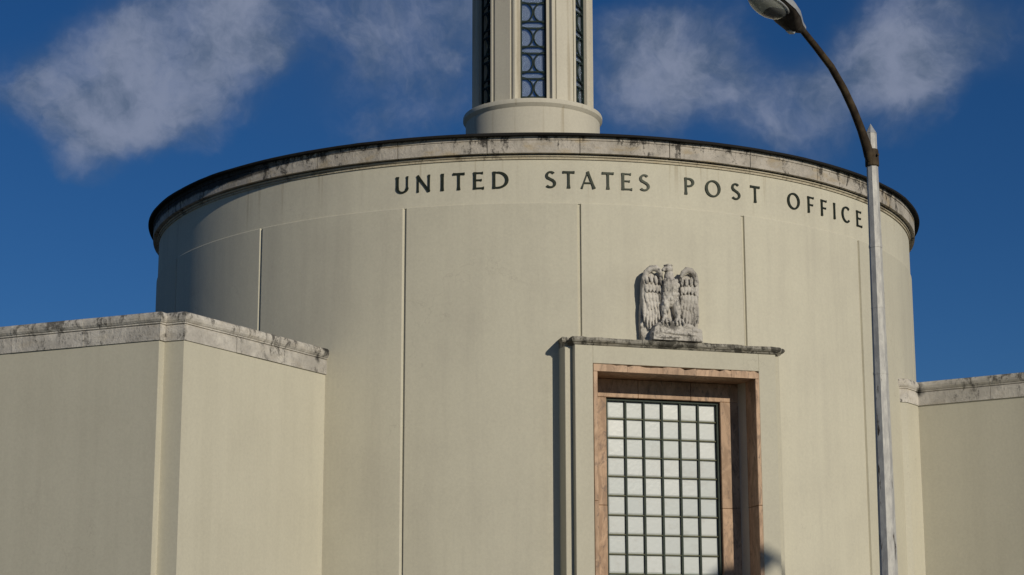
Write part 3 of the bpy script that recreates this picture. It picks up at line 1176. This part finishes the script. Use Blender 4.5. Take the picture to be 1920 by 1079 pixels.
def carve(name, mbx, parent, vox=0.008):
    me = mbx.mesh(name, M['eagle'], True)
    o = link(name, me, parent)
    r = o.modifiers.new("fuse", 'REMESH')
    r.mode = 'VOXEL'
    r.voxel_size = vox
    r.use_smooth_shade = True
    d_ = o.modifiers.new("chisel", 'DISPLACE')
    d_.texture = CHISEL
    d_.strength = 0.012
    d_.mid_level = 0.5
    d_.texture_coords = 'LOCAL'
    s = o.modifiers.new("soften", 'SMOOTH')
    s.factor = 0.25
    s.iterations = 1
    return o


# pedestal rock and backing
mb = MB()
mb.add(slab([(-.50, 0), (.49, 0), (.50, .30), (.505, .62), (.40, .70), (-.40, .70), (-.50, .64), (-.515, .3)], 0.0, 0.10))
mb.add(slab([(-.38, 0), (.485, 0), (.48, .17), (.30, .27), (.10, .30), (-.12, .30), (-.27, .25), (-.35, .20)], 0.08, 0.33))
for u, w, r in ((-.2, .25, .10), (0.02, .27, .11), (.22, .24, .11), (.38, .18, .09), (-.3, .12, .07)):
    mb.add(ellipsoid((u, .28, w), (r * 1.3, .07, r * .55)))
mb.add(ellipsoid((.08, .32, .115), (.34, .045, .030), .05))
mb.add(ellipsoid((-.1, .33, .05), (.22, .03, .022), -.04))
carve("pedestal", mb, EG)
# body, neck and head in one
mb = MB()
mb.add(ellipsoid((-.04, .20, .80), (.15, .13, .24)))
mb.add(ellipsoid((-.04, .25, .92), (.145, .11, .15)))
mb.add(ellipsoid((-.055, .24, 1.06), (.085, .085, .14)))
mb.add(ellipsoid((-.07, .25, 1.20), (.078, .085, .070)))
mb.add(ellipsoid((-.115, .27, 1.205), (.055, .05, .032), .15))       # brow and beak turned aside
mb.add(ellipsoid((-.160, .28, 1.185), (.030, .028, .034), .5))
mb.add(ellipsoid((-.07, .25, 1.262), (.080, .078, .020)))
for i in range(5):                                                    # breast feathers
    for j in range(-2, 3):
        mb.add(ellipsoid((-.045 + j * .052 + (.026 if i % 2 else 0), .335 - .018 * abs(j) - .010 * abs(i - 1), 1.0 - i * .075), (.026, .026, .042)))
mb.add(ellipsoid((-.13, .23, .58), (.072, .085, .21), .08))           # thighs
mb.add(ellipsoid((.065, .23, .58), (.072, .085, .21), -.08))
mb.add(ellipsoid((-.03, .12, .50), (.12, .06, .25)))                  # tail
for u in (-.145, .075):
    for i in range(4):
        mb.add(ellipsoid((u + .02 * ((i % 2) - .5), .31 - .01 * i, .62 - i * .07), (.030, .02, .045)))
carve("body", mb, EG, 0.007)
for u in (-.155, .075):
    mb = MB()
    mb.add(ellipsoid((u, .27, .36), (.042, .05, .075)))
    for s in (-1, 0, 1):
        mb.add(etube([(u + s * .02, .29, .36), (u + s * .055, .345, .335), (u + s * .065, .365, .285), (u + s * .065, .350, .245)], [.024, .024, .019, .009]))
    carve("foot", mb, EG, 0.0065)


def wing_mesh(s, du):
    """s=-1 left wing; folded, its wrist raised beside the head and curling inwards"""
    mb = MB()
    X = lambda u: s * u + du
    mb.add(slab([(X(.10), .55), (X(.12), .98), (X(.20), 1.10), (X(.32), 1.17), (X(.42), 1.12), (X(.475), .98), (X(.49), .62), (X(.46), .34), (X(.38), .20), (X(.24), .22)], 0.03, 0.15))
    mb.add(etube([(X(.165), .21, 1.08), (X(.20), .23, 1.16), (X(.265), .22, 1.212), (X(.345), .20, 1.205), (X(.415), .18, 1.145), (X(.455), .17, 1.03), (X(.466), .15, .85), (X(.468), .13, .65)],
                 [.028, .046, .054, .056, .052, .044, .036, .024], 10))
    # three courses of coverts
    for row, (w0, ln_, cnt, nn) in enumerate(((1.10, .15, 4, .21), (.99, .18, 5, .19), (.86, .21, 5, .175))):
        for i in range(cnt):
            u = .19 + (.435 - .19) * i / (cnt - 1)
            top = w0 - .05 * abs(i - cnt / 2) / cnt
            mb.add(feather((X(u), nn, top), (X(u - .015), nn + .02, top - ln_), .062, .022))
    # primaries hanging to the feet
    for i in range(7):
        u = .185 + (.465 - .185) * i / 6
        end = (.40, .32, .25, .20, .19, .24, .32)[i]
        mb.add(feather((X(u), .155, .74), (X(u - .035 + .012 * i * .5), .185, end), .050, .026))
    for i in range(5):
        u = .17 + .055 * i
        mb.add(feather((X(u + .02), .16, .80 - i * .01), (X(u), .20, .56 - i * .015), .055, .022))
    return mb


carve("wing", wing_mesh(-1, -.01), EG, 0.0065)
carve("wing", wing_mesh(1, .0), EG, 0.0065)


# ------------------------------------------------------------------ street lamp
FOOT = (3.111, -21.654, 0.13)        # on the pavement near the kerb
LS = 0.729
ROLL = 16
LX = LY = 0.0


def make_lamp(label):
    t_ = empty("street_lamp", (0, 0, 0), label=label, category="street lamp", group="street lamps on the pavement")
    # octagonal tapered pole with pyramid top
    v, f = [], []
    zs = [(-0.416, .165), (-0.386, .165), (0.15, .160), (0.17, .128), (3.2, .108), (5.2, .094), (7.2, .080), (8.36, .071), (8.70, .069)]
    for z, r in zs:
        for s in range(8):
            a = 2 * PI * (s + .5) / 8 + 0.15
            v.append((LX + r * cos(a), LY + r * sin(a), z))
    k = len(zs)
    for i in range(k - 1):
        for s in range(8):
            f.append((i * 8 + s, i * 8 + (s + 1) % 8, i * 8 + 8 + (s + 1) % 8, i * 8 + 8 + s))
    f.append(tuple((k - 1) * 8 + s for s in range(8)))
    pole = link("pole", mesh("pole", v, f, M['pole']), t_)
    v = [(LX + .073 * cos(2 * PI * (s + .5) / 8 + .15), LY + .073 * sin(2 * PI * (s + .5) / 8 + .15), 8.701) for s in range(8)] + [(LX, LY, 8.835)]
    f = [(s, (s + 1) % 8, 8) for s in range(8)] + [tuple(range(8))]
    link("pole_cap", mesh("pole_cap", v, f, M['luminaire']), t_)
    for zb, hb, rb in ((7.22, .035, .0845), (5.62, .030, .0945), (6.45, .012, .0875)):
        v, f = [], []
        for z in (zb, zb + hb):
            v += [(LX + rb * cos(2 * PI * (s + .5) / 8 + .15), LY + rb * sin(2 * PI * (s + .5) / 8 + .15), z) for s in range(8)]
        f = [(s, (s + 1) % 8, 8 + (s + 1) % 8, 8 + s) for s in range(8)] + [tuple(range(8)), tuple(range(8, 16))]
        link("band", mesh("band", v, f, M['pole']), t_)
    # curved arm, reaching out to the left and towards the street
    H = Vector((-0.640, -0.768, 0))
    base = Vector((LX - 0.030, LY - 0.035, 0))
    prof = [(0.0, 8.33), (.02, 8.4015), (.071, 8.512), (.187, 8.695), (.363, 8.921), (.577, 9.1385), (.858, 9.356), (1.21, 9.531), (1.563, 9.690)]
    path = [base + H * s + Vector((0, 0, z)) for s, z in prof]
    mbx = MB()
    mbx.add(tube(path, [.050, .066, .062, .053, .050, .048, .045, .042, .040], 12))
    link("arm", mbx.mesh("arm", M['arm'], True), t_)
    # clamp collar holding the arm
    v, f = [], []
    for z, r in ((8.27, .080), (8.28, .088), (8.47, .086), (8.49, .078)):
        for s in range(16):
            a = 2 * PI * s / 16
            v.append((LX + r * cos(a), LY + r * sin(a), z))
    for i in range(3):
        for s in range(16):
            f.append((i * 16 + s, i * 16 + (s + 1) % 16, i * 16 + 16 + (s + 1) % 16, i * 16 + 16 + s))
    f += [tuple(range(16)), tuple(48 + s for s in range(16))]
    cl = link("clamp", mesh("clamp", v, f, M['arm']), t_)
    v, f = tube([(LX + .05, LY - .075, 8.40), (LX + .065, LY - .105, 8.40)], .016, 6)
    link("bolt", mesh("bolt", v, f, M['arm']), cl)
    # luminaire: lofted housing above, glass bowl below
    tilt = R(13)
    ax = (H * cos(tilt) + Vector((0, 0, sin(tilt)))).normalized()
    side = ax.cross(Vector((0, 0, 1))).normalized()
    upv = side.cross(ax).normalized()
    side, upv = side * cos(R(ROLL)) + upv * sin(R(ROLL)), upv * cos(R(ROLL)) - side * sin(R(ROLL))
    O = path[-1] - ax * 0.06
    sec = [(0.0, .058, .055, .060), (.10, .085, .075, .105), (.20, .135, .110, .145), (.34, .205, .140, .130), (.52, .255, .155, .065),
           (.76, .255, .140, .034), (.98, .205, .115, .030), (1.10, .100, .060, .026)]
    NS = 12
    for nm, sg, mt in (("housing", 1, M['luminaire']), ("ballast_door", -1, M['door'])):
        v, f = [], []
        for s, hw, tp, bt in sec:
            if sg < 0:
                hw, bt = hw * 0.97, bt
            for j in range(NS + 1):
                a = PI * j / NS
                v.append(O + ax * s + side * hw * cos(a) + upv * (tp if sg > 0 else -bt) * sin(a))
        k = NS + 1
        for i in range(len(sec) - 1):
            for j in range(k):
                f.append((i * k + j, i * k + (j + 1) % k, (i + 1) * k + (j + 1) % k, (i + 1) * k + j))
        f += [tuple(range(k)), tuple((len(sec) - 1) * k + j for j in range(k))]
        link(nm, mesh(nm, v, f, mt, True), t_)
    # bowl
    v, f = [], []
    NR, NS = 7, 24
    for i in range(NR + 1):
        ph = (PI / 2) * i / NR
        for j in range(NS):
            a = 2 * PI * j / NS
            v.append(O + ax * (.74 + .315 * cos(ph) * cos(a)) + side * (.215 * cos(ph) * sin(a)) - upv * (.040 + .15 * sin(ph)))
    for i in range(NR):
        for j in range(NS):
            f.append((i * NS + j, i * NS + (j + 1) % NS, (i + 1) * NS + (j + 1) % NS, (i + 1) * NS + j))
    link("glass_bowl", mesh("glass_bowl", v, f, M['lampglass'], True), t_)
    v = [O + ax * (.74 + .318 * cos(2 * PI * j / 28)) + side * (.218 * sin(2 * PI * j / 28)) - upv * .046 for j in range(28)] + [O + ax * .74 - upv * .040]
    v += [p + upv * .004 for p in v]
    f = [(j, (j + 1) % 28, 28) for j in range(28)] + [(29 + j, 29 + (j + 1) % 28, 57) for j in range(28)] + [(j, (j + 1) % 28, 29 + (j + 1) % 28, 29 + j) for j in range(28)]
    link("reflector", mesh("reflector", v, f, M['reflector'], True), t_)
    # rim that holds the bowl
    loop = [O + ax * (.74 + .326 * cos(2 * PI * j / 28)) + side * (.226 * sin(2 * PI * j / 28)) - upv * .044 for j in range(29)]
    mbx = MB()
    mbx.add(tube(loop, .013, 8, cap=False))
    link("bowl_rim", mbx.mesh("bowl_rim", M['luminaire'], True), t_)
    # latch box under the neck
    fr = lambda a, b_, c: O + ax * a + side * b_ + upv * c
    box("latch", fr, .14, .24, -.045, .045, -.150, -.10, M['luminaire'], t_, bevel=.01)
    for ch in t_.children:
        ch.location.z += 0.416
    t_.location = FOOT
    t_.scale = (LS, LS, LS)
    return t_


lamp = make_lamp("faceted metal street lamp with rusty curved arm, standing in front of the drum")


def copy_tree(o, parent=None):
    c = o.copy()
    COL.objects.link(c)
    c.parent = parent
    for ch in o.children:
        copy_tree(ch, c)
    return c


# a second lamp further along the pavement; its head throws the round shadow beside the window
lamp2 = copy_tree(lamp)
lamp2["label"] = "second street lamp at the far right whose head throws a shadow beside the window"
hp = B(1.32, NF, 3.95)                                  # where the shadow of the head falls
want = hp + sun_dir * 23.0
HEADV = Matrix.Rotation(R(58), 3, 'Z') @ Vector((-1.40, -1.685, 10.24))    # head centre relative to the lamp's foot
lamp2.rotation_euler = (0, 0, R(58))
s2 = (want.z - 0.13) / HEADV.z
lamp2.scale = (s2, s2, s2)
lamp2.location = want - HEADV * s2
